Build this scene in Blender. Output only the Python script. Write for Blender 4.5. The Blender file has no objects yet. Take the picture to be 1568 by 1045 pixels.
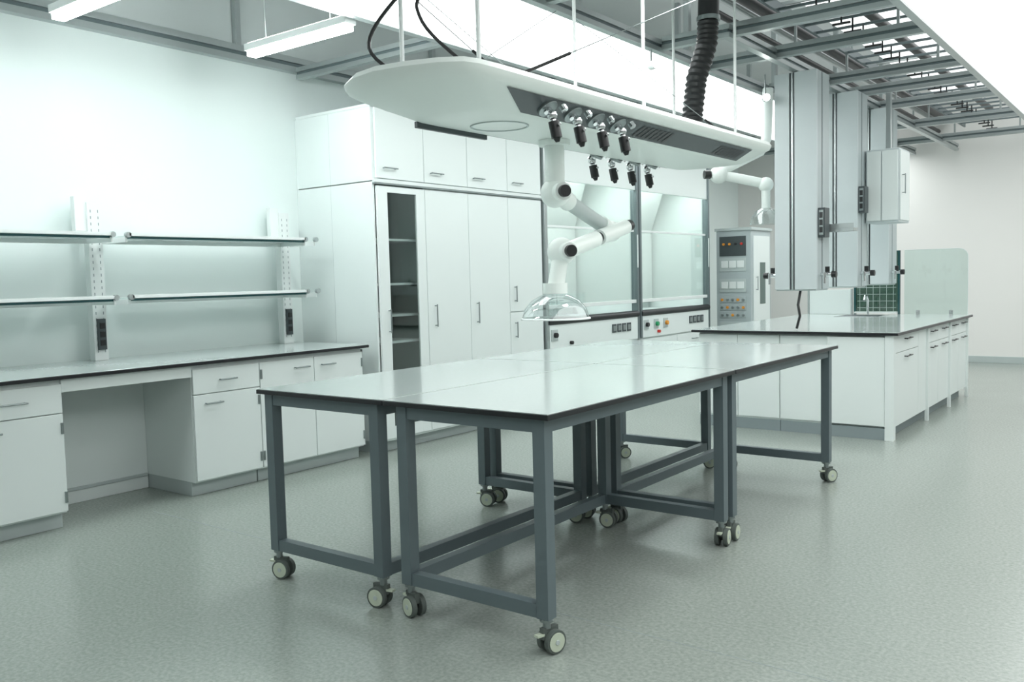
import bpy, bmesh, math, random
from mathutils import Vector, Matrix
random.seed(4)
scn=bpy.context.scene
scn.view_settings.view_transform='Standard'
scn.view_settings.look='None'

# ------------------------------------------------------------ materials
def pbr(name,col,rough=.5,metal=0.,noise=None,bump=0.,coat=0.,spec=.5):
    m=bpy.data.materials.new(name);m.use_nodes=True
    nt=m.node_tree;b=nt.nodes['Principled BSDF']
    b.inputs['Base Color'].default_value=(*col,1);b.inputs['Roughness'].default_value=rough
    b.inputs['Metallic'].default_value=metal;b.inputs['Coat Weight'].default_value=coat
    b.inputs['Specular IOR Level'].default_value=spec
    tc=nt.nodes.new('ShaderNodeTexCoord')
    sc,amt=(noise if noise else (6.,.03))
    n=nt.nodes.new('ShaderNodeTexNoise');n.inputs['Scale'].default_value=sc;n.inputs['Detail'].default_value=4
    nt.links.new(tc.outputs['Object'],n.inputs['Vector'])
    mx=nt.nodes.new('ShaderNodeMix');mx.data_type='RGBA'
    nt.links.new(n.outputs['Fac'],mx.inputs[0])
    mx.inputs[6].default_value=(*[max(0,c*(1-amt)) for c in col],1)
    mx.inputs[7].default_value=(*[min(1,c*(1+amt)) for c in col],1)
    nt.links.new(mx.outputs[2],b.inputs['Base Color'])
    if bump:
        bp=nt.nodes.new('ShaderNodeBump');bp.inputs['Strength'].default_value=bump;bp.inputs['Distance'].default_value=.002
        n2=nt.nodes.new('ShaderNodeTexNoise');n2.inputs['Scale'].default_value=180
        nt.links.new(tc.outputs['Object'],n2.inputs['Vector']);nt.links.new(n2.outputs['Fac'],bp.inputs['Height'])
        nt.links.new(bp.outputs[0],b.inputs['Normal'])
    return m
def glassy(name,tint,fac=.12):
    m=bpy.data.materials.new(name);m.use_nodes=True;nt=m.node_tree;nt.nodes.clear()
    o=nt.nodes.new('ShaderNodeOutputMaterial');t=nt.nodes.new('ShaderNodeBsdfTransparent');g=nt.nodes.new('ShaderNodeBsdfGlossy')
    t.inputs[0].default_value=(*tint,1);g.inputs['Roughness'].default_value=.04
    lw=nt.nodes.new('ShaderNodeLayerWeight');lw.inputs[0].default_value=.25
    ma=nt.nodes.new('ShaderNodeMath');ma.operation='MULTIPLY_ADD';ma.inputs[1].default_value=.4;ma.inputs[2].default_value=fac*.4
    nt.links.new(lw.outputs['Fresnel'],ma.inputs[0])
    mx=nt.nodes.new('ShaderNodeMixShader');nt.links.new(ma.outputs[0],mx.inputs[0]);nt.links.new(t.outputs[0],mx.inputs[1]);nt.links.new(g.outputs[0],mx.inputs[2])
    nt.links.new(mx.outputs[0],o.inputs[0]);return m
def emis(name,col,s):
    m=bpy.data.materials.new(name);m.use_nodes=True;nt=m.node_tree;nt.nodes.clear()
    o=nt.nodes.new('ShaderNodeOutputMaterial');e=nt.nodes.new('ShaderNodeEmission');e.inputs[0].default_value=(*col,1);e.inputs[1].default_value=s
    nt.links.new(e.outputs[0],o.inputs[0]);return m
WALL=pbr('wall_paint',(.79,.862,.848),.7,noise=(1.2,.02),bump=.05)
WALLB=pbr('back_wall_paint',(.83,.82,.80),.75,noise=(1.2,.02),bump=.05)
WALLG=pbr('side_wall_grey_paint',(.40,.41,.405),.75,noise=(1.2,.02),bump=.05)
VOID=pbr('void_grey_paint',(.58,.62,.615),.8,noise=(1.5,.06))
CAB=pbr('cabinet_white_steel',(.76,.82,.808),.38,noise=(3,.015))
CABD=pbr('cabinet_shadow_gap',(.12,.14,.14),.6)
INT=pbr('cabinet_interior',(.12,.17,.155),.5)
TOE=pbr('toe_kick_grey',(.48,.54,.535),.5)
TOED=pbr('toe_kick_blue_grey',(.25,.30,.31),.5)
TOP=pbr('worktop_laminate',(.52,.58,.57),.17,noise=(60,.03),coat=.3)
EDGE=pbr('black_phenolic_edge',(.010,.012,.014),.35)
FRAME=pbr('table_frame_blue_grey',(.115,.152,.165),.42,noise=(20,.03))
ALU=pbr('anodised_aluminium',(.45,.49,.49),.32,metal=.75)
ALUD=pbr('dark_aluminium',(.17,.21,.22),.4,metal=.6)
CHR=pbr('chrome',(.75,.77,.78),.12,metal=1)
HND=pbr('handle_steel',(.30,.34,.34),.3,metal=.8)
BLK=pbr('black_plastic',(.012,.013,.014),.35)
DGR=pbr('dark_grey_panel',(.055,.07,.075),.4)
SHELLW=pbr('canopy_white_shell',(.79,.845,.815),.35,noise=(3,.01))
PIL=pbr('pillar_grey_white',(.42,.48,.49),.4)
PIL2=pbr('pillar_light_panel',(.57,.63,.64),.35)
CREAM=pbr('caster_hub',(.56,.62,.50),.45)
TYRE=pbr('caster_tyre',(.10,.12,.11),.6)
GLS=glassy('clear_glass',(.94,.97,.96),.08)
GLSC=glassy('screen_glass',(.88,.945,.93),.12)
SHB=pbr('frosted_shelf_board',(.72,.82,.805),.2,coat=.3)
GLE=pbr('glass_edge_green',(.02,.085,.09),.15)
DOME=glassy('acrylic_dome',(.92,.96,.96),.45)
GRN=glassy('dark_green_panel',(.24,.36,.31),.2)
PANEL=emis('luminous_ceiling_membrane',(.97,1,.985),2.45)
PANELL=emis('luminous_ceiling_strip',(.95,1,.99),4.4)
PANELT=emis('added_panel_top_glow',(.96,1,.99),.9)  # glow added on the panel tops to brighten the ceiling void
PANELU=emis('added_upper_glow_sheet',(.96,1,.99),1.5)  # emission for the added sheet above the rails
TUBE=emis('fluorescent_tube',(.93,1,.99),52)
TUBEU=emis('added_strip_uplight',(.94,1,.99),11)  # upward emission added to the strips to lift the grey void
LEDP=emis('led_panel',(.98,1,.97),30)
SPOT=emis('spot_bulb',(1,1,.96),25)
HOODFILL=emis('added_hood_glow',(.95,1,.97),18)  # added glow behind the hood header, brightens the hood interior
RED=pbr('red_knob',(.6,.03,.02),.4);GREEN=pbr('green_knob',(.02,.35,.14),.4);YEL=pbr('orange_knob',(.75,.30,.03),.4)
WHT=pbr('white_plastic',(.78,.82,.812),.4)
def linoleum():
    m=bpy.data.materials.new('speckled_linoleum');m.use_nodes=True;nt=m.node_tree;b=nt.nodes['Principled BSDF']
    L=nt.links.new;tc=nt.nodes.new('ShaderNodeTexCoord')
    def noise(s,d=3):
        n=nt.nodes.new('ShaderNodeTexNoise');n.inputs['Scale'].default_value=s;n.inputs['Detail'].default_value=d;L(tc.outputs['Object'],n.inputs['Vector']);return n
    a=noise(62);c=nt.nodes.new('ShaderNodeValToRGB');c.color_ramp.elements[0].position=.3;c.color_ramp.elements[1].position=.7
    c.color_ramp.elements[0].color=(.245,.280,.256,1);c.color_ramp.elements[1].color=(.345,.383,.352,1)
    L(a.outputs['Fac'],c.inputs[0])
    v=nt.nodes.new('ShaderNodeTexVoronoi');v.inputs['Scale'].default_value=75;L(tc.outputs['Object'],v.inputs['Vector'])
    r=nt.nodes.new('ShaderNodeValToRGB');r.color_ramp.elements[0].position=.12;r.color_ramp.elements[0].color=(.80,.80,.80,1);r.color_ramp.elements[1].position=.22;r.color_ramp.elements[1].color=(1,1,1,1)
    L(v.outputs['Distance'],r.inputs[0])
    mx=nt.nodes.new('ShaderNodeMix');mx.data_type='RGBA';mx.blend_type='MULTIPLY';mx.inputs[0].default_value=1
    L(c.outputs[0],mx.inputs[6]);L(r.outputs[0],mx.inputs[7]);L(mx.outputs[2],b.inputs['Base Color'])
    n=noise(1.6,4);mr=nt.nodes.new('ShaderNodeMapRange');mr.inputs[3].default_value=.19;mr.inputs[4].default_value=.26
    L(n.outputs['Fac'],mr.inputs[0]);L(mr.outputs[0],b.inputs['Roughness'])
    bp=nt.nodes.new('ShaderNodeBump');bp.inputs['Strength'].default_value=.02;bp.inputs['Distance'].default_value=.001
    n3=noise(90);L(n3.outputs['Fac'],bp.inputs['Height']);L(bp.outputs[0],b.inputs['Normal'])
    return m
FLOOR=linoleum()

# ------------------------------------------------------------ builder
class B:
    def __init__(s,name,bevel=.0025):
        s.name=name;s.bm=bmesh.new();s.mats=[];s.bev=bevel
    def mi(s,m):
        if m not in s.mats: s.mats.append(m)
        return s.mats.index(m)
    def face(s,vs,m):
        try:
            f=s.bm.faces.new(vs);f.material_index=s.mi(m);return f
        except ValueError: return None
    def box(s,x0,x1,y0,y1,z0,z1,m,M=None):
        x0,x1=sorted((x0,x1));y0,y1=sorted((y0,y1));z0,z1=sorted((z0,z1))
        P=[(x0,y0,z0),(x1,y0,z0),(x1,y1,z0),(x0,y1,z0),(x0,y0,z1),(x1,y0,z1),(x1,y1,z1),(x0,y1,z1)]
        if M is not None: P=[M@Vector(p) for p in P]
        v=[s.bm.verts.new(p) for p in P]
        for q in((0,3,2,1),(4,5,6,7),(0,1,5,4),(1,2,6,5),(2,3,7,6),(3,0,4,7)): s.face([v[i] for i in q],m)
    def cyl(s,p0,p1,r,m,seg=16,r2=None,caps=True):
        p0=Vector(p0);p1=Vector(p1);r2=r if r2 is None else r2
        d=(p1-p0).normalized();a=d.orthogonal().normalized();b=d.cross(a)
        A=[];C=[]
        for i in range(seg):
            t=2*math.pi*i/seg;o=a*math.cos(t)+b*math.sin(t)
            A.append(s.bm.verts.new(p0+o*r));C.append(s.bm.verts.new(p1+o*r2))
        for i in range(seg):
            j=(i+1)%seg;s.face([A[i],A[j],C[j],C[i]],m)
        if caps: s.face(A[::-1],m);s.face(C,m)
    def tube(s,pts,r,m,seg=10):
        pts=[Vector(p) for p in pts];rings=[];prev=None
        for k,p in enumerate(pts):
            d=((pts[min(k+1,len(pts)-1)]-pts[max(k-1,0)])).normalized()
            if prev is None: a=d.orthogonal().normalized()
            else: a=(prev-d*prev.dot(d)).normalized()
            prev=a;b=d.cross(a);rr=r[k] if isinstance(r,(list,tuple)) else r
            rings.append([s.bm.verts.new(p+(a*math.cos(2*math.pi*i/seg)+b*math.sin(2*math.pi*i/seg))*rr) for i in range(seg)])
        for A,C in zip(rings,rings[1:]):
            for i in range(seg): s.face([A[i],A[(i+1)%seg],C[(i+1)%seg],C[i]],m)
        s.face(rings[0][::-1],m);s.face(rings[-1],m)
    def curve(s,P,r,m):
        P=[Vector(p) for p in P];out=[];Q=[P[0]]+P+[P[-1]]
        for i in range(1,len(Q)-2):
            for k in range(8):
                t=k/8;a,c,d,e=Q[i-1],Q[i],Q[i+1],Q[i+2]
                out.append(.5*((2*c)+(d-a)*t+(2*a-5*c+4*d-e)*t*t+(3*c-a-3*d+e)*t**3))
        out.append(P[-1]);s.tube(out,r,m,8)
    def sph(s,c,r,m,seg=16,sc=(1,1,1)):
        M=Matrix.Translation(c)@Matrix.Diagonal((r*sc[0],r*sc[1],r*sc[2],1))
        res=bmesh.ops.create_uvsphere(s.bm,u_segments=seg,v_segments=seg//2,radius=1,matrix=M)
        k=s.mi(m)
        for v in res['verts']:
            for f in v.link_faces: f.material_index=k
    def loft(s,rings,m,cap0=True,cap1=True):
        R=[[s.bm.verts.new(p) for p in ring] for ring in rings];n=len(R[0])
        for A,C in zip(R,R[1:]):
            for i in range(n): s.face([A[i],A[(i+1)%n],C[(i+1)%n],C[i]],m)
        if cap0: s.face(R[0][::-1],m)
        if cap1: s.face(R[-1],m)
    def lathe(s,prof,c,m,seg=32,cap=False):
        s.loft([[(c[0]+r*math.cos(2*math.pi*i/seg),c[1]+r*math.sin(2*math.pi*i/seg),z) for i in range(seg)] for r,z in prof],m,cap,cap)
    def quad(s,P,m): s.face([s.bm.verts.new(p) for p in P],m)
    def done(s,recalc=True):
        if recalc: bmesh.ops.recalc_face_normals(s.bm,faces=s.bm.faces)
        me=bpy.data.meshes.new(s.name);s.bm.to_mesh(me);s.bm.free()
        for m in s.mats: me.materials.append(m)
        for p in me.polygons: p.use_smooth=True
        me.set_sharp_from_angle(angle=math.radians(35))
        o=bpy.data.objects.new(s.name,me);bpy.context.collection.objects.link(o)
        if s.bev:
            b=o.modifiers.new('bevel','BEVEL');b.width=s.bev;b.segments=2;b.limit_method='ANGLE';b.angle_limit=math.radians(50);b.harden_normals=False
        return o
    def handle_y(s,x,y0,y1,z,m=None,out=.03):
        m=m or HND
        s.cyl((x,y0+.012,z),(x+out,y0+.012,z),.005,m,8);s.cyl((x,y1-.012,z),(x+out,y1-.012,z),.005,m,8)
        s.cyl((x+out,y0,z),(x+out,y1,z),.006,m,8)
    def handle_z(s,x,y,z0,z1,m=None,out=.03):
        m=m or HND
        s.cyl((x,y,z0+.012),(x+out,y,z0+.012),.005,m,8);s.cyl((x,y,z1-.012),(x+out,y,z1-.012),.005,m,8)
        s.cyl((x+out,y,z0),(x+out,y,z1),.006,m,8)

XW=-6.30; YB=15.0; XR=3.0; YF=-3.0; ZC=4.4; ZR=3.36
# ------------------------------------------------------------ room
def slab(name,a,m):
    b=B(name,0);b.box(*a,m);return b.done()
slab('floor',(XW-.15,XR+.15,YF-.15,YB+.15,-.1,0),FLOOR)
slab('wall_left',(XW-.15,XW,YF,YB,0,ZR),WALL)
slab('wall_left_upper',(XW-.15,XW,YF,YB,ZR,ZC),VOID)
slab('wall_back',(XW-.15,XR+.15,YB,YB+.15,0,ZC),WALLB)
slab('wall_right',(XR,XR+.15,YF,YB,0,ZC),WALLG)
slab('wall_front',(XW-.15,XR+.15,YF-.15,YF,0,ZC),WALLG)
slab('ceiling',(XW-.15,XR+.15,YF-.15,YB+.15,ZC,ZC+.1),VOID)
b=B('baseboard_back');b.box(XW,XR,YB-.015,YB,0,.10,TOE);b.done()
b=B('baseboard_right');b.box(XR-.015,XR,YF,YB-.015,0,.10,TOE);b.done()
b=B('trim_floor_seam',0)
b.box(-5.3,2.9,3.080,3.083,0,.0005,TOED);b.done()

# ------------------------------------------------------------ ceiling frame
b=B('ceiling_frame',.002)
def rail_y(x,y0,y1,z=3.2,w=.06,h=.10):
    b.box(x-w/2,x+w/2,y0,y1,z,z+h*.38,ALU);b.box(x-w*.3,x+w*.3,y0,y1,z+h*.38,z+h*.62,ALUD);b.box(x-w/2,x+w/2,y0,y1,z+h*.62,z+h,ALU)
def rail_x(y,x0,x1,z=3.2,w=.06,h=.10):
    b.box(x0,x1,y-w/2,y+w/2,z,z+h*.38,ALU);b.box(x0,x1,y-w*.3,y+w*.3,z+h*.38,z+h*.62,ALUD);b.box(x0,x1,y-w/2,y+w/2,z+h*.62,z+h,ALU)
rail_y(-6.265,-2.9,14.9,3.30,.07,.13)
rail_y(-4.46,-2.9,14.9,3.22);rail_y(-3.38,-2.9,14.9,3.22);rail_y(-1.56,-2.9,14.9,3.22)
rail_y(-2.78,6.4,14.9,3.22)
for y in(-1.5,1.9,5.2,6.9,8.5,10.1,11.7,13.3): rail_x(y,-6.23,-4.49,3.24)
for y in(-1.0,1.2,3.1,4.9,6.5,7.4,8.8,9.6,10.6,12.2,13.8): rail_x(y,-3.35,-1.59,3.24)
for y in(-2.5,.5,3.0,4.6,7.0,9.0,11,13):
    for x in(-6.265,-4.46,-3.38,-1.56): b.box(x-.025,x+.025,y-.025,y+.025,3.34 if x>-6 else 3.43,ZC-.001,ALU)
# cable ladder bolted on the frame
for x in(-2.60,-1.80): b.box(x-.012,x+.012,6.6,14.5,3.50,3.58,ALUD)
y=6.7
while y<14.4:
    b.box(-2.59,-1.81,y-.012,y+.012,3.51,3.53,ALUD)
    b.cyl((-2.2,y,3.40),(-2.2,y,3.51),.008,BLK,6);b.cyl((-2.27,y,3.40),(-2.13,y,3.40),.010,BLK,6);y+=.30
for y in(7.4,8.8,10.6,12.2,13.8):
    for x in(-2.6,-1.8): b.box(x-.01,x+.01,y-.01,y+.01,3.34,3.5,ALU)
b.done()
b=B('pipe_run',0)
for x,z,r,m in((-2.95,3.72,.055,BLK),(-3.12,3.75,.04,ALU),(-3.05,3.55,.03,BLK),(-2.35,3.80,.045,BLK)): b.cyl((x,6.6,z),(x,14.99,z),r,m,12)
for y in(8,11,14):
    b.box(-3.2,-2.25,y-.015,y+.015,3.84,3.87,ALU);b.box(-3.2,-3.18,y-.01,y+.01,3.5,ZC-.001,ALU);b.box(-2.27,-2.25,y-.01,y+.01,3.8,3.9,ALU)
b.done()
b=B('ceiling_light_panel',0);b.box(-4.42,-3.42,3.55,14.8,3.225,3.24,PANELL);b.box(-4.42,-3.42,3.55,14.8,3.242,3.26,PANELT);b.done()
b=B('ceiling_light_panel',0);b.box(-1.52,2.2,-1.5,14.2,3.225,3.24,PANEL);b.box(-1.52,2.2,-1.5,14.2,3.242,3.26,PANELT);b.done()
b=B('ceiling_light_panel',0);b.box(-2.9,-1.2,7.6,14.8,3.95,3.97,PANELU)  # added glowing sheet, turns the background between the rails white
for y in(8,10,12,14): b.box(-2.9,-1.2,y-.02,y+.02,3.97,4.0,ALU);b.box(-2.1,-2.08,y-.01,y+.01,4.0,ZC-.001,ALU)
b.done()
b=B('recessed_light_fixture',.003);b.box(-2.30,-1.66,4.10,4.75,3.23,3.30,WHT);b.box(-2.27,-1.69,4.13,4.72,3.22,3.23,LEDP)
b.cyl((-2.0,4.4,3.3),(-2.0,4.4,ZC-.001),.01,ALU,8);b.done()
def strip(x0,x1,y):
    b=B('strip_light',.004);b.box(x0,x1,y-.05,y+.05,3.19,3.24,WHT)
    b.box(x0+.02,x1-.02,y-.04,y+.04,3.15,3.19,TUBE);b.box(x0+.02,x1-.02,y-.03,y+.03,3.24,3.25,TUBEU)
    b.cyl((x0+.2,y,3.24),(x0+.2,y,ZC-.001),.006,ALU,6);b.cyl((x1-.2,y,3.24),(x1-.2,y,ZC-.001),.006,ALU,6);b.done()
strip(-5.60,-4.5,4.22);strip(-5.72,-4.52,2.85);strip(-5.7,-4.52,1.2);strip(-5.7,-4.52,-.6)  # last two strips are out of view, added for glow on the left wall

# ------------------------------------------------------------ left base cabinets
CF=-5.36
b=B('base_cabinet')
def carc(y0,y1):
    b.box(XW+.002,CF-.022,y0,y1,.10,.915,CAB);b.box(XW+.01,CF-.08,y0+.005,y1-.005,0,.10,TOE)
def front(y0,y1,z0,z1): b.box(CF-.02,CF,y0+.003,y1-.003,z0+.003,z1-.003,CAB)
def hinge(y,z): b.box(CF-.004,CF+.008,y-.008,y+.008,z-.035,z+.035,HND)
for y0,y1 in((.55,1.55),(1.55,2.57)):
    carc(y0,y1);front(y0,y1,.71,.89);front(y0,y1,.11,.71)
    b.handle_y(CF,(y0+y1)/2+.14,(y0+y1)/2+.30,.80);b.handle_y(CF,y0+.50,y0+.66,.64);hinge(y1-.012,.62);hinge(y1-.012,.2)
b.box(XW+.002,-5.98,2.57,3.45,.0,.915,CAB);b.box(-5.98,-5.965,2.58,3.44,.09,.11,TOE)
b.box(CF-.03,CF-.005,2.57,3.45,.835,.915,CAB)
carc(3.45,4.0);front(3.45,4.0,.71,.89);front(3.45,4.0,.11,.71);b.handle_y(CF,3.65,3.79,.80);b.handle_y(CF,3.53,3.67,.645);hinge(3.985,.62);hinge(3.985,.2)
carc(4.0,5.02);front(4.0,4.51,.11,.89);front(4.51,5.02,.11,.89);b.handle_y(CF,4.31,4.45,.82);b.handle_y(CF,4.57,4.71,.82)
for y in(4.012,5.008): hinge(y,.8);hinge(y,.2)
b.box(CF-.1,CF-.03,5.02,5.05,.1,.9,CABD)
b.box(XW+.002,CF+.03,.5,5.07,.916,.938,EDGE);b.box(XW+.002,CF+.024,.505,5.065,.938,.943,TOP)
b.done()
# ------------------------------------------------------------ reagent shelves on counter
b=B('reagent_shelf_rack',.0015)
PX=-6.17
for y in(.95,3.24,4.90):
    b.box(PX-.035,PX+.035,y-.05,y+.05,.944,2.06,WHT)
    b.box(PX-.03,PX+.02,y-.13,y-.05,1.86,2.10,WHT)
    z=1.0
    while z<2.0:
        b.box(PX+.035,PX+.0365,y-.03,y-.024,z,z+.02,TOED);b.box(PX+.035,PX+.0365,y+.024,y+.03,z,z+.02,TOED);z+=.045
    b.box(PX+.035,PX+.06,y-.028,y+.028,1.02,1.24,DGR)
    for z in(1.07,1.13,1.19): b.box(PX+.06,PX+.066,y-.018,y+.018,z-.02,z+.02,BLK)
    for z in(1.80,1.37):
        b.box(PX-.01,-5.82,y-.06,y-.045,z-.03,z+.005,WHT);b.box(PX-.01,-5.82,y+.045,y+.06,z-.03,z+.005,WHT)
        b.cyl((-5.82,y-.055,z+.02),(-5.79,y-.055,z+.02),.02,ALU,12);b.cyl((-5.82,y+.055,z+.02),(-5.79,y+.055,z+.02),.02,ALU,12)
for y0,y1 in((.98,3.17),(3.30,4.84)):
    for z in(1.80,1.37):
        b.box(-6.15,-5.82,y0,y1,z+.002,z+.016,SHB);b.box(-5.82,-5.81,y0,y1,z-.006,z+.010,GLE)
        b.box(-5.815,-5.79,y0,y1,z+.012,z+.034,WHT)
        b.box(-6.15,-6.12,y0,y1,z-.03,z+.0,WHT)
b.done()
# ------------------------------------------------------------ storage cabinet
SF=-5.33;S0,S1=5.19,7.585;ST=2.92
b=B('storage_cabinet')
ys=[5.22,5.80,6.39,7.0,7.57]
b.box(XW+.002,SF-.1,S0+.02,S1,.0,.10,TOE)
b.box(XW+.002,XW+.02,S0,S1,.1,ST-.025,CAB)
b.box(XW+.02,SF-.02,S0,S0+.02,.1,2.283,CAB);b.box(XW+.02,SF-.02,S0,S0+.02,2.292,ST-.025,CAB)
b.box(-5.86,-5.857,S0-.0005,S0+.001,.1,ST-.03,TOE)
b.box(XW+.02,SF-.02,5.80,S1,.1,2.285,CAB);b.box(XW+.02,SF-.022,S0+.021,S1,2.292,ST-.026,CAB)
b.box(XW+.02,SF-.02,S0+.02,5.80,.1,.12,CAB);b.box(XW+.02,SF-.02,S0+.02,5.80,2.265,2.285,CAB)
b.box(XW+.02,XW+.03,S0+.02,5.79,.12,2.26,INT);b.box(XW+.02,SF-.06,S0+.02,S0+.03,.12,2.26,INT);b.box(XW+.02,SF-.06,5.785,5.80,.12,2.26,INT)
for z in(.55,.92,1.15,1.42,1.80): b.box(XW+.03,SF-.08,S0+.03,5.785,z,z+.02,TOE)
b.box(XW+.02,SF,S0-.002,S1,ST-.024,ST,CAB)
for k in range(4):
    y0,y1=ys[k],ys[k+1]
    b.box(SF-.02,SF,y0+.003,y1-.003,2.315,ST-.028,CAB)
    b.handle_y(SF,y0+.07,y0+.23,2.40)
    if k==0:
        b.box(SF-.02,SF,y0,y0+.12,.12,2.25,CAB);b.box(SF-.02,SF,y1-.11,y1-.003,.12,2.25,CAB)
        b.box(SF-.02,SF,y0+.12,y1-.11,.12,.22,CAB);b.box(SF-.02,SF,y0+.12,y1-.11,2.20,2.25,CAB)
        b.box(SF-.012,SF-.008,y0+.12,y1-.11,.22,2.20,GLS);b.handle_z(SF,y0+.09,1.02,1.22)
    elif k<3:
        b.box(SF-.02,SF,y0+.003,y1-.003,.12,2.25,CAB);b.handle_z(SF,y0+.09,1.04,1.24)
    else:
        b.box(SF-.02,SF,y0+.003,y1-.003,1.125,2.25,CAB);b.box(SF-.02,SF,y0+.003,y1-.003,.12,1.115,CAB)
        b.handle_z(SF,y0+.08,1.22,1.38);b.handle_z(SF,y0+.08,.86,1.02)
b.box(SF-.02,SF+.012,S0,S1,2.262,2.275,HND);b.box(SF-.02,SF+.008,S0,S1,2.277,2.305,CAB)
b.done()
# ------------------------------------------------------------ fume hoods
def hood(y0,y1,k):
    b=B('fume_hood')
    HF=-5.33
    b.box(XW+.002,HF-.1,y0+.02,y1-.02,0,.1,TOE)
    b.box(XW+.002,HF-.02,y0,y1,.1,.93,CAB)
    m=(y0+y1)/2
    for a,c in((y0,m),(m,y1)):
        b.box(HF-.02,HF,a+.004,c-.004,.11,.66,CAB);b.handle_y(HF,(a+c)/2-.08,(a+c)/2+.08,.58)
    b.box(HF-.02,HF+.01,y0+.03,y1-.03,.68,.95,CAB)
    for i in range(4):
        yy=y1-.62+i*.115;b.box(HF+.01,HF+.02,yy-.045,yy+.045,.79,.89,DGR);b.box(HF+.02,HF+.024,yy-.03,yy+.03,.81,.87,HND)
    for i in range(3 if k else 1):
        yy=y0+.14+i*.26;b.box(HF+.01,HF+.018,yy-.06,yy+.06,.78,.90,TOE);b.cyl((HF+.018,yy,.84),(HF+.05,yy,.84),.028,[BLK,GREEN,YEL][i] if k else BLK,14)
    b.cyl((HF+.01,y0+.45,.74),(HF+.045,y0+.45,.74),.02,RED if k else BLK,12)
    b.box(XW+.002,HF-.02,y0+.02,y1-.02,.93,.985,TOE)
    b.cyl((HF-.01,y0+.03,.985),(HF-.01,y1-.03,.985),.042,EDGE,16)
    b.box(XW+.002,HF-.06,y0+.005,y0+.04,.985,ST-.02,CAB);b.box(XW+.002,HF-.06,y1-.04,y1-.005,.985,ST-.02,CAB)
    b.box(XW+.002,XW+.03,y0+.04,y1-.04,.985,ST-.02,CAB)
    b.box(XW+.002,HF-.02,y0,y1,ST-.02,ST+.02,CAB)
    b.box(XW+.10,XW+.115,y0+.08,y1-.08,1.08,2.05,WHT)
    b.quad([(XW+.10,y0+.08,2.05),(XW+.10,y1-.08,2.05),(XW+.42,y1-.3,2.60),(XW+.42,y0+.3,2.60)],WHT)
    b.box(XW+.03,HF-.03,y0+.04,y1-.04,2.66,2.68,CAB)
    b.box(HF-.30,HF-.12,m-.7,m+.7,2.62,2.655,HOODFILL)
    b.box(HF-.03,HF,y0+.03,y1-.03,2.49,ST,CAB)
    for y in(y0+.025,y1-.025): b.box(HF-.07,HF+.015,y-.025,y+.025,.68,ST,ALUD if y>m or k else ALU)
    b.box(HF+.015,HF+.022,y1-.05,y1-.03,1.55,1.95,WHT)
    b.box(HF-.035,HF-.03,y0+.055,y1-.055,1.14,2.5,GLS)
    b.box(HF-.045,HF-.02,y0+.055,y1-.055,1.985,2.01,WHT)
    b.box(HF-.05,HF,y0+.055,y1-.055,1.12,1.16,WHT)
    for yy in(m-.3,m+.35): b.cyl((XW+.2,yy,.985),(XW+.2,yy,1.75),.008,ALU,8)
    b.done()
hood(7.61,9.61,0);hood(9.63,11.64,1)
# ------------------------------------------------------------ instrument rack
b=B('instrument_rack',.004)
b.box(-5.42,-4.9,12.1,12.85,.06,2.06,PIL);b.box(-5.44,-4.88,12.08,12.87,2.06,2.10,TOE);b.box(-5.40,-4.92,12.12,12.83,0,.06,BLK)
b.box(-5.37,-4.97,12.09,12.10,1.70,1.98,DGR)
for i in range(4): b.cyl((-5.30+i*.09,12.065,1.87),(-5.30+i*.09,12.09,1.87),.018,[YEL,YEL,BLK,RED][i],12)
for z in(1.48,1.18):
    b.box(-5.37,-4.97,12.09,12.10,z,z+.19,TOE)
    for x in(-5.34,-5.22,-5.10): b.box(x,x+.10,12.08,12.09,z+.05,z+.15,WHT)
for z in(.85,.96,1.07):
    b.box(-5.37,-4.97,12.09,12.10,z-.04,z+.05,PIL)
    for i in range(5): b.cyl((-5.33+i*.08,12.07,z),(-5.33+i*.08,12.09,z),.02,YEL if (i+int(z*9))%3==0 else HND,10)
b.box(-5.37,-4.97,12.09,12.10,.3,.75,TOE)
b.box(-4.9,-4.885,12.18,12.78,.2,1.98,CAB);b.box(-4.885,-4.88,12.40,12.6,1.0,1.6,INT);b.handle_z(-4.885,12.25,1.2,1.4)
b.done()
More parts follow.
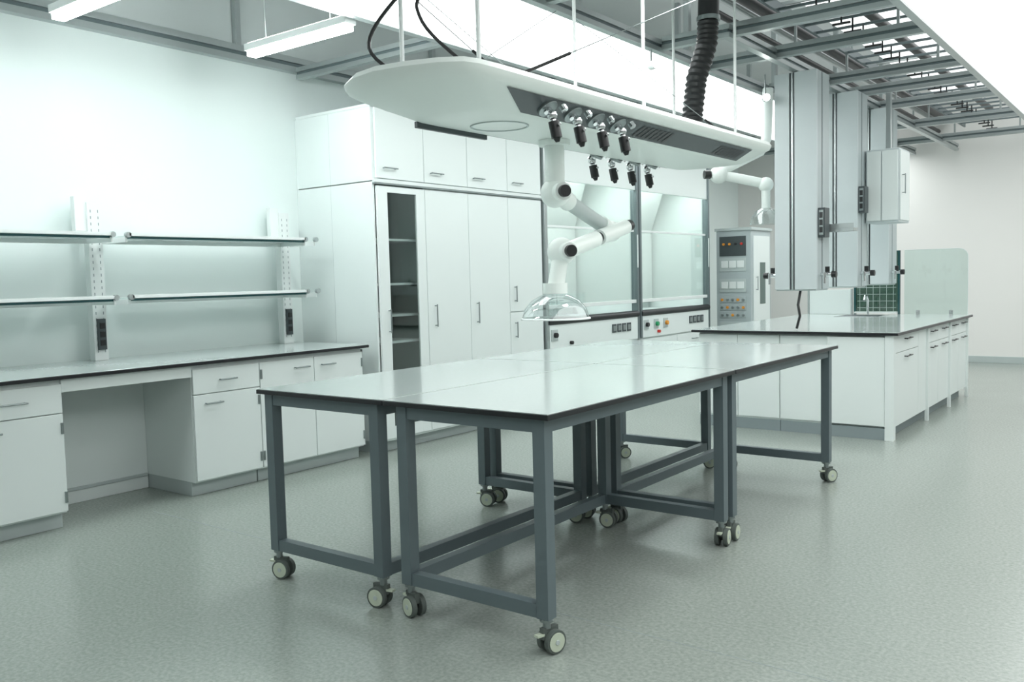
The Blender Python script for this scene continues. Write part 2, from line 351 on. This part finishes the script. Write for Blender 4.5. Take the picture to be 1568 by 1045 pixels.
# ------------------------------------------------------------ caster + lab tables
def caster(b,x,y,zt,ang):
    M=Matrix.Translation((x,y,0))@Matrix.Rotation(ang,4,'Z')
    P=lambda *p:M@Vector(p)
    R=.047;ox=.022
    for s in(-1,1):
        b.cyl(P(ox,s*.012,R),P(ox,s*.034,R),R,TYRE,24)
        b.cyl(P(ox,s*.034,R),P(ox,s*.037,R),R*.80,CREAM,24)
        b.cyl(P(ox,s*.037,R),P(ox,s*.040,R),R*.22,TOE,12)
    b.cyl(P(ox,-.012,R),P(ox,.012,R),R*.4,BLK,12)
    b.box(-.028,.05,-.011,.011,.06,.105,TYRE,M)
    b.cyl(P(0,0,.10),P(0,0,zt),.016,HND,12);b.cyl(P(0,0,zt-.012),P(0,0,zt),.028,HND,14)
    b.box(-.055,-.02,-.012,.012,.075,.085,CREAM,M)
def table(x0,x1,y0,y1,inner,angs):
    b=B('mobile_lab_table',.003)
    b.box(x0,x1,y0,y1,.920,.940,EDGE);b.box(x0+.004,x1-.004,y0+.004,y1-.004,.940,.944,TOP)
    w=.056;g=.025;zb,zt=.14,.920
    gl,gr=(.03,.055) if inner>0 else (.055,.035)
    lx=(x0+gl,x1-gr-w);ly=(y0+g,y1-g-w)
    for x in lx:
        for y in ly: b.box(x,x+w,y,y+w,zb,zt,FRAME)
    for y in ly:
        b.box(lx[0]+w,lx[1],y+.005,y+w-.005,.865,zt,FRAME);b.box(lx[0]+w,lx[1],y+.005,y+w-.005,zb,zb+.055,FRAME)
    for x in lx: b.box(x+.005,x+w-.005,ly[0]+w,ly[1],.865,zt,FRAME)
    xi=lx[1] if inner>0 else lx[0]
    b.box(xi+.005,xi+w-.005,ly[0]+w,ly[1],zb,zb+.055,FRAME)
    i=0
    for x in lx:
        for y in ly:
            b.cyl((x+w/2,y+w/2,zb-.002),(x+w/2,y+w/2,zb),.028,BLK,12);caster(b,x+w/2,y+w/2,zb,math.radians(angs[i]));i+=1
    b.done()
XM=-2.735
table(-3.605,XM-.002,2.665,4.395,1,(15,20,190,200))
table(XM+.002,-1.868,2.665,4.395,-1,(-15,10,75,100))
table(-3.605,XM-.002,4.405,6.135,1,(20,50,200,30))
table(XM+.002,-1.868,4.405,6.135,-1,(-10,20,95,60))
# ------------------------------------------------------------ island bench
b=B('island_bench')
I0,I1,J0,J1=-3.70,-1.93,7.84,11.02
b.box(I0,I1-.02,J0+.02,J1,.10,.895,CAB);b.box(I0+.05,I1-.07,J0+.06,J1-.05,0,.10,TOED)
for x0,x1,o in((-3.70,-3.31,0),(-3.31,-2.91,0),(-2.905,-2.48,.0),(-2.475,-1.99,-.03)):
    b.box(x0+.003,x1-.003,J0+o,J0+.02,.12,.88,CAB)
    b.box(x0,x1,J0+.015+o,J0+.03,.0,.10,TOED)
b.box(-1.99,-1.92,J0-.035,J0+.04,0,.895,CAB)
yy=[7.88,8.72,9.05,9.55,10.05,10.55,11.02]
for k in range(6):
    y0,y1=yy[k],yy[k+1]
    if k==1: continue
    b.box(I1-.02,I1,y0+.004,y1-.004,.74,.885,CAB);b.box(I1-.02,I1,y0+.004,y1-.004,.11,.735,CAB)
    b.handle_y(I1,(y0+y1)/2-.10,(y0+y1)/2+.10,.845,BLK,.025);b.handle_y(I1,(y0+y1)/2-.10,(y0+y1)/2+.10,.69,BLK,.025)
b.box(I1-.02,I1,8.724,9.046,.11,.885,CAB)
for y in(9.05,10.05,10.98): b.box(I1-.01,I1+.02,y-.02,y+.02,0,.89,CAB)
b.box(I0-.05,I1+.05,J0-.06,J1+.05,.896,.918,EDGE);b.box(I0-.045,I1+.045,J0-.055,J1+.045,.918,.923,TOP)
b.box(-3.2,-2.7,10.35,10.75,.923,.928,CHR);b.box(-3.17,-2.73,10.38,10.72,.928,.929,DGR)
b.tube([(-2.95,10.82,.92),(-2.95,10.82,1.10),(-2.95,10.78,1.15),(-2.95,10.70,1.15),(-2.95,10.66,1.10)],.012,CHR,10)
b.done()
b=B('drying_rack_panel',.002)
b.box(-3.14,-2.66,11.0,11.012,.95,1.66,GRN)
for x in(-3.15,-2.65): b.box(x-.012,x+.012,10.99,11.025,.924,1.67,GLE)
b.box(-3.14,-2.66,10.995,11.02,1.655,1.67,GLE)
for i in range(6): b.cyl((-3.09+i*.076,10.99,.96),(-3.09+i*.076,10.99,1.30),.003,TOE,6)
for z in(1.0,1.08,1.16,1.24): b.cyl((-3.12,10.99,z),(-2.68,10.99,z),.003,TOE,6)
b.box(-3.14,-2.66,10.93,11.0,.935,.955,WHT)
b.done()
b=B('glass_splash_screen',.0)
ring=[(-2.60,.924),(-1.93,.924),(-1.93,1.56)]+[(-2.02+.09*math.cos(t),1.58+.09*math.sin(t)) for t in[math.radians(a) for a in(15,35,60,90)]]+[(-2.60,1.67)]
b.loft([[(x,11.035,z) for x,z in ring],[(x,11.043,z) for x,z in ring]],GLSC)
for a,c in zip(ring[1:-1],ring[2:]): b.cyl((a[0],11.039,a[1]),(c[0],11.039,c[1]),.004,WHT,6)
for x in(-2.45,-2.1): b.box(x-.02,x+.02,11.03,11.05,.924,.97,CHR)
b.done()
b=B('frosted_divider_panel',.003);b.box(-3.70,-3.2,11.0,11.02,.924,1.22,CAB);b.box(-3.72,-3.70,10.99,11.03,.924,1.23,ALU);b.box(-3.2,-3.18,10.99,11.03,.924,1.23,ALU);b.done()
# ------------------------------------------------------------ service pillars
def pillar(y,k):
    b=B('service_pillar',.004)
    x0,x1=-2.97,-2.59;y1=y+.34;z0=1.29;z1=3.215
    b.box(x0+.02,x1-.02,y+.02,y1-.02,z0+.01,z1,PIL)
    b.box(x0,x0+.135,y,y+.022,z0,z1,PIL2);b.box(x0+.139,x0+.147,y+.006,y+.02,z0,z1,DGR);b.box(x0+.15,x0+.168,y+.002,y+.02,z0,z1,ALU);b.box(x0+.171,x0+.179,y+.006,y+.02,z0,z1,DGR)
    b.box(x0+.183,x1,y-.006,y+.022,z0,z1,PIL2)
    b.box(x0,x0+.02,y+.02,y1,z0,z1,PIL2);b.box(x0+.02,x1-.02,y1-.02,y1,z0,z1,PIL)
    b.box(x1-.02,x1,y+.022,y+.13,z0,z1,PIL);b.box(x1-.02,x1-.004,y+.135,y+.15,z0,z1,DGR);b.box(x1-.02,x1,y+.155,y1,z0,z1,PIL)
    b.box(x0+.01,x1-.01,y+.01,y1-.01,z0-.012,z0,TOE)
    zc=1.88 if k==0 else 2.15
    if k<2:
        b.box(x1,x1+.06,y+.03,y+.16,zc-.13,zc+.13,DGR);b.box(x1+.01,x1+.05,y+.02,y+.03,zc-.11,zc+.11,HND)
        for i in range(3): b.box(x1+.015,x1+.045,y+.018,y+.02,zc-.09+i*.065,zc-.04+i*.065,BLK)
    if k==0:
        b.box(x1,x1+.26,y+.19,y+.33,1.80,1.83,ALU);b.box(x1,x1+.26,y+.19,y+.195,1.83,1.87,ALU)
        b.tube([(x0+.2,y+.1,z0),(x0+.19,y+.06,1.15),(x0+.21,y+.05,1.05),(x0+.18,y+.05,.935)],.012,BLK,8)
    for sx,xa in((-1,x0),(1,x1)):
        b.cyl((xa,y+.1,1.42),(xa+sx*.10,y+.1,1.42),.018,CHR,12);b.cyl((xa+sx*.10,y+.1,1.42),(xa+sx*.14,y+.1,1.42),.03,BLK,12)
        b.cyl((xa+sx*.06,y+.1,1.42),(xa+sx*.06,y+.02,1.42),.014,CHR,10);b.cyl((xa+sx*.06,y+.02,1.44),(xa+sx*.06,y+.02,1.34),.012,CHR,10)
        b.cyl((xa+sx*.06,y+.1,1.44),(xa+sx*.06,y+.1,1.49),.02,BLK,10)
    b.done()
for k,y in enumerate((7.9,9.12,10.3)): pillar(y,k)
b=B('hanging_control_cabinet',.006)
b.box(-2.575,-2.26,9.36,9.76,1.92,2.65,PIL2);b.box(-2.565,-2.43,9.345,9.36,1.94,2.63,CAB);b.box(-2.42,-2.27,9.345,9.36,1.94,2.63,CAB)
b.handle_z(-2.25,9.44,2.2,2.4);b.box(-2.26,-2.25,9.38,9.74,1.94,2.63,CAB)
b.box(-2.44,-2.39,9.56,9.61,2.65,3.235,ALU)
b.done()
def spot(x,y,z,dx,dy):
    b=B('spotlight',.002);b.cyl((x,y,z),(x+dx,y+dy,z-.02),.035,WHT,14);b.cyl((x+dx,y+dy,z-.02),(x+dx*1.06,y+dy*1.06,z-.021),.028,SPOT,14)
    b.cyl((x,y,z),(x,y,3.23),.008,ALU,8);b.done()
spot(-3.38,6.35,3.1,.10,-.10);spot(-3.04,7.86,3.02,.06,-.12);spot(-3.03,9.06,2.9,.06,-.1)

# ------------------------------------------------------------ suspended service canopy
b=B('service_canopy',.003)
XC=-2.78
def outline(w,y0,y1,z,e=1.):
    h=[(-1,.62),(-.965,.30),(-.88,.19),(-.70,.11),(-.36,.03),(0,0),(.36,.02),(.72,.07),(.93,.13),(.985,.20),(1,.32)]
    near=[(XC+w*a,y0+e*t,z) for a,t in h]
    far=[(XC+w*a,y1-e*t*.8,z) for a,t in reversed(h)]
    return near+far
ZB=2.225;ZW=2.325
b.loft([outline(.22,3.20,6.12,ZB,.35),outline(.25,3.16,6.16,ZB+.006,.4),outline(.39,2.80,6.32,ZW-.02,.9),outline(.42,2.74,6.36,ZW),outline(.43,2.72,6.37,ZW+.025),outline(.415,2.74,6.36,ZW+.05),outline(.36,2.82,6.3,ZW+.07),outline(.2,3.1,6.1,ZW+.078)],SHELLW)
def cham(s,t,y,o=.005):
    x=.25+(.39-.25)*t; z=ZB+.006+(ZW-.02-ZB-.006)*t
    n=Vector((.074,-.14)).normalized()
    return (XC+s*(x+n[0]*o),y,z+n[1]*o)
for s in(-1,1):
    b.quad([cham(s,.10,3.42),cham(s,.10,5.95),cham(s,.95,5.95),cham(s,.95,3.16)],DGR)
    for y in(4.45,5.50):
        for i in range(8): b.quad([cham(s,.2,y+i*.05,.008),cham(s,.2,y+.03+i*.05,.008),cham(s,.78,y+.03+i*.05,.008),cham(s,.78,y+i*.05,.008)],BLK)
b.lathe([(.15,ZB),(.15,ZB-.005),(.14,ZB-.005),(.14,ZB)],(XC,3.60),TOE,28)
b.box(XC-.26,XC-.24,3.25,3.80,ZB-.02,ZB+.01,DGR)
for x in(-3.06,-2.58):
    for y in(3.2,4.75,6.1):
        b.cyl((x,y,ZW+.06),(x,y,ZC-.001),.011,WHT,8);b.cyl((x,y,ZW+.06),(x,y,ZW+.11),.03,ALU,12)
def nozzle(s,y,t=.5):
    c=Vector(cham(s,t,y,.0));n=Vector((s*.58,0,-.82)).normalized()
    b.cyl(c,c+n*.018,.052,HND,18);b.cyl(c+n*.018,c+n*.05,.016,CHR,12);b.sph(c+n*.055,.026,CHR,12)
    b.cyl(c+n*.02+Vector((0,-.03,0)),c+n*.05+Vector((0,-.045,0)),.012,CHR,8)
    b.cyl(c+n*.01+Vector((.05,.05,.01)),c+n*.04+Vector((.05,.05,.01)),.018,CHR,10)
    d=Vector((.14,.12,-1)).normalized();e=c+n*.055
    b.cyl(e,e+d*.03,.014,CHR,10);b.cyl(e+d*.03,e+d*.11,.027,BLK,14);b.cyl(e+d*.11,e+d*.13,.019,BLK,14,r2=.010)
    b.cyl(e+d*.05+Vector((.022,0,0)),e+d*.05+Vector((.045,-.02,0)),.008,CHR,8)
for y in(3.55,3.77,3.99,4.21): nozzle(1,y,.55)
for y in(5.0,5.25,5.50,5.75): nozzle(-1,y,.3)
b.curve([(-2.95,3.15,2.39),(-3.08,3.0,2.55),(-3.0,3.1,2.78),(-2.85,3.3,3.0),(-2.95,3.4,4.39)],.009,BLK)
b.curve([(-2.70,3.5,2.39),(-2.80,3.35,2.50),(-2.94,3.2,2.72),(-2.92,3.25,3.0),(-2.8,3.5,4.39)],.009,BLK)
for P in(((-2.58,3.4,2.39),(-3.36,3.0,3.22)),((-2.58,3.4,2.39),(-1.58,5.0,3.22)),((-3.06,4.75,2.39),(-3.36,3.1,3.22)),((-2.58,6.05,2.39),(-3.36,5.2,3.22)),((-3.06,3.4,2.39),(-3.36,5.0,3.22)),((-3.06,6.1,2.39),(-3.36,7.2,3.22))):
    a,c=Vector(P[0]),Vector(P[1]);b.cyl(a,c,.003,HND,6);b.cyl(a,a.lerp(c,.18),.008,BLK,8)
b.done()
b=B('flexible_exhaust_duct',0)
pts=[];rad=[]
cp=[Vector((-2.83,5.92,2.405)),Vector((-2.84,5.95,2.6)),Vector((-2.82,5.98,2.85)),Vector((-2.77,6.05,3.1)),Vector((-2.77,6.08,3.3))]
n=46
for i in range(n+1):
    t=i/n*(len(cp)-1);k=min(int(t),len(cp)-2);p=cp[k].lerp(cp[k+1],t-k);pts.append(p);rad.append(.078 if i%2 else .068)
b.tube(pts,rad,BLK,20)
b.tube([(-2.77,6.08,3.3),(-2.77,6.1,3.6),(-2.77,6.1,ZC-.001)],.075,BLK,20);b.cyl((-2.77,6.08,3.27),(-2.77,6.08,3.30),.084,HND,20)
b.done()
# ------------------------------------------------------------ extraction arms
def arm(name,P,rd,dome_r,top):
    b=B(name,.0)
    j1,j2,j3,dm=[Vector(p) for p in P]
    b.cyl((j1.x,j1.y,top),(j1.x,j1.y,top-.03),rd*1.6,SHELLW,24)
    b.cyl((j1.x,j1.y,top-.03),(j1.x,j1.y,j1.z),rd,SHELLW,24)
    b.sph(j1,rd*1.5,SHELLW,24);o=Vector((.10,-.06,0)).normalized()
    b.cyl(j1,j1+o*rd*2.0,rd*.9,SHELLW,20);b.cyl(j1+o*rd*2,j1+o*rd*2.5,rd*.6,BLK,16)
    s=o*rd*1.1
    b.cyl(j1+s*.4,(j1.lerp(j2,.22)),rd*.95,SHELLW,24);b.cyl(j1.lerp(j2,.22),j1.lerp(j2,.85),rd*.78,TOE,24);b.cyl(j1.lerp(j2,.8),j2,rd*.95,SHELLW,24)
    b.sph(j2,rd*1.15,SHELLW,24)
    q=j2+s
    d=(j2-j3).normalized()
    b.cyl(q+d*rd*2.2,q+d*rd*3.2,rd*.65,BLK,16);b.cyl(q-d*rd,q+d*rd*2.2,rd*.8,SHELLW,20)
    b.cyl(j2,q,rd*.8,SHELLW,20)
    r3=j3+s
    b.cyl(q,q.lerp(r3,.35),rd*.85,SHELLW,20);b.cyl(q.lerp(r3,.35),q.lerp(r3,.42),rd*.6,BLK,14);b.cyl(q.lerp(r3,.42),r3,rd*.85,SHELLW,20)
    b.sph(j3,rd*1.45,SHELLW,24);b.cyl(j3,j3+o*rd*2,rd*.85,SHELLW,20);b.cyl(j3+o*rd*2,j3+o*rd*2.5,rd*.6,BLK,16)
    b.cyl(j3,(dm.x,dm.y,dm.z+.02),rd*.85,SHELLW,24);b.cyl((dm.x,dm.y,dm.z+.06),(dm.x,dm.y,dm.z),rd*1.25,SHELLW,24)
    R=dome_r;b.lathe([(rd*1.1,dm.z),(R*.45,dm.z-.012),(R*.7,dm.z-.04),(R*.88,dm.z-.085),(R*.96,dm.z-.135)],(dm.x,dm.y),DOME,40)
    b.lathe([(R*.96,dm.z-.135),(R,dm.z-.14),(R,dm.z-.146),(R*.95,dm.z-.146)],(dm.x,dm.y),WHT,40)
    b.done()
arm('extraction_arm',[(-2.85,4.19,1.93),(-2.85,4.80,1.73),(-2.85,4.24,1.60),(-2.85,4.17,1.36)],.056,.20,2.224)
b=B('extraction_arm',0)
b.tube([(-3.2,8.35,3.2),(-3.2,8.30,2.72),(-3.22,8.2,2.6),(-3.48,7.9,2.42)],.05,SHELLW,20);b.sph((-3.5,7.88,2.38),.085,SHELLW,20)
b.cyl((-3.5,7.88,2.38),(-3.14,8.1,2.28),.045,SHELLW,20);b.sph((-3.13,8.1,2.27),.07,SHELLW,20);b.cyl((-3.56,7.82,2.38),(-3.6,7.78,2.38),.04,BLK,14)
b.cyl((-3.13,8.1,2.27),(-3.13,8.1,2.05),.04,SHELLW,20);b.lathe([(.05,2.05),(.09,2.03),(.13,1.98),(.15,1.90)],(-3.13,8.1),DOME,32)
b.done()

w=bpy.data.worlds.new('World');scn.world=w;w.use_nodes=True;w.node_tree.nodes['Background'].inputs[0].default_value=(.8,.95,.93,1);w.node_tree.nodes['Background'].inputs[1].default_value=.4

# ------------------------------------------------------------ camera
yaw,pit,rol=math.radians(37.225),math.radians(4.018),math.radians(-1.434)
fw=Vector((-math.sin(yaw)*math.cos(pit),math.cos(yaw)*math.cos(pit),-math.sin(pit)))
rt=Vector((math.cos(yaw),math.sin(yaw),0));up=rt.cross(fw)
r=rt*math.cos(rol)+up*math.sin(rol);u=r.cross(fw)
c=bpy.data.cameras.new('camera');o=bpy.data.objects.new('camera',c);bpy.context.collection.objects.link(o)
M=Matrix((r,u,-fw)).transposed().to_4x4();M.translation=(0,0,1.45);o.matrix_world=M
c.sensor_width=36;c.lens=1354.3/1568*36;c.clip_start=.05
scn.camera=o
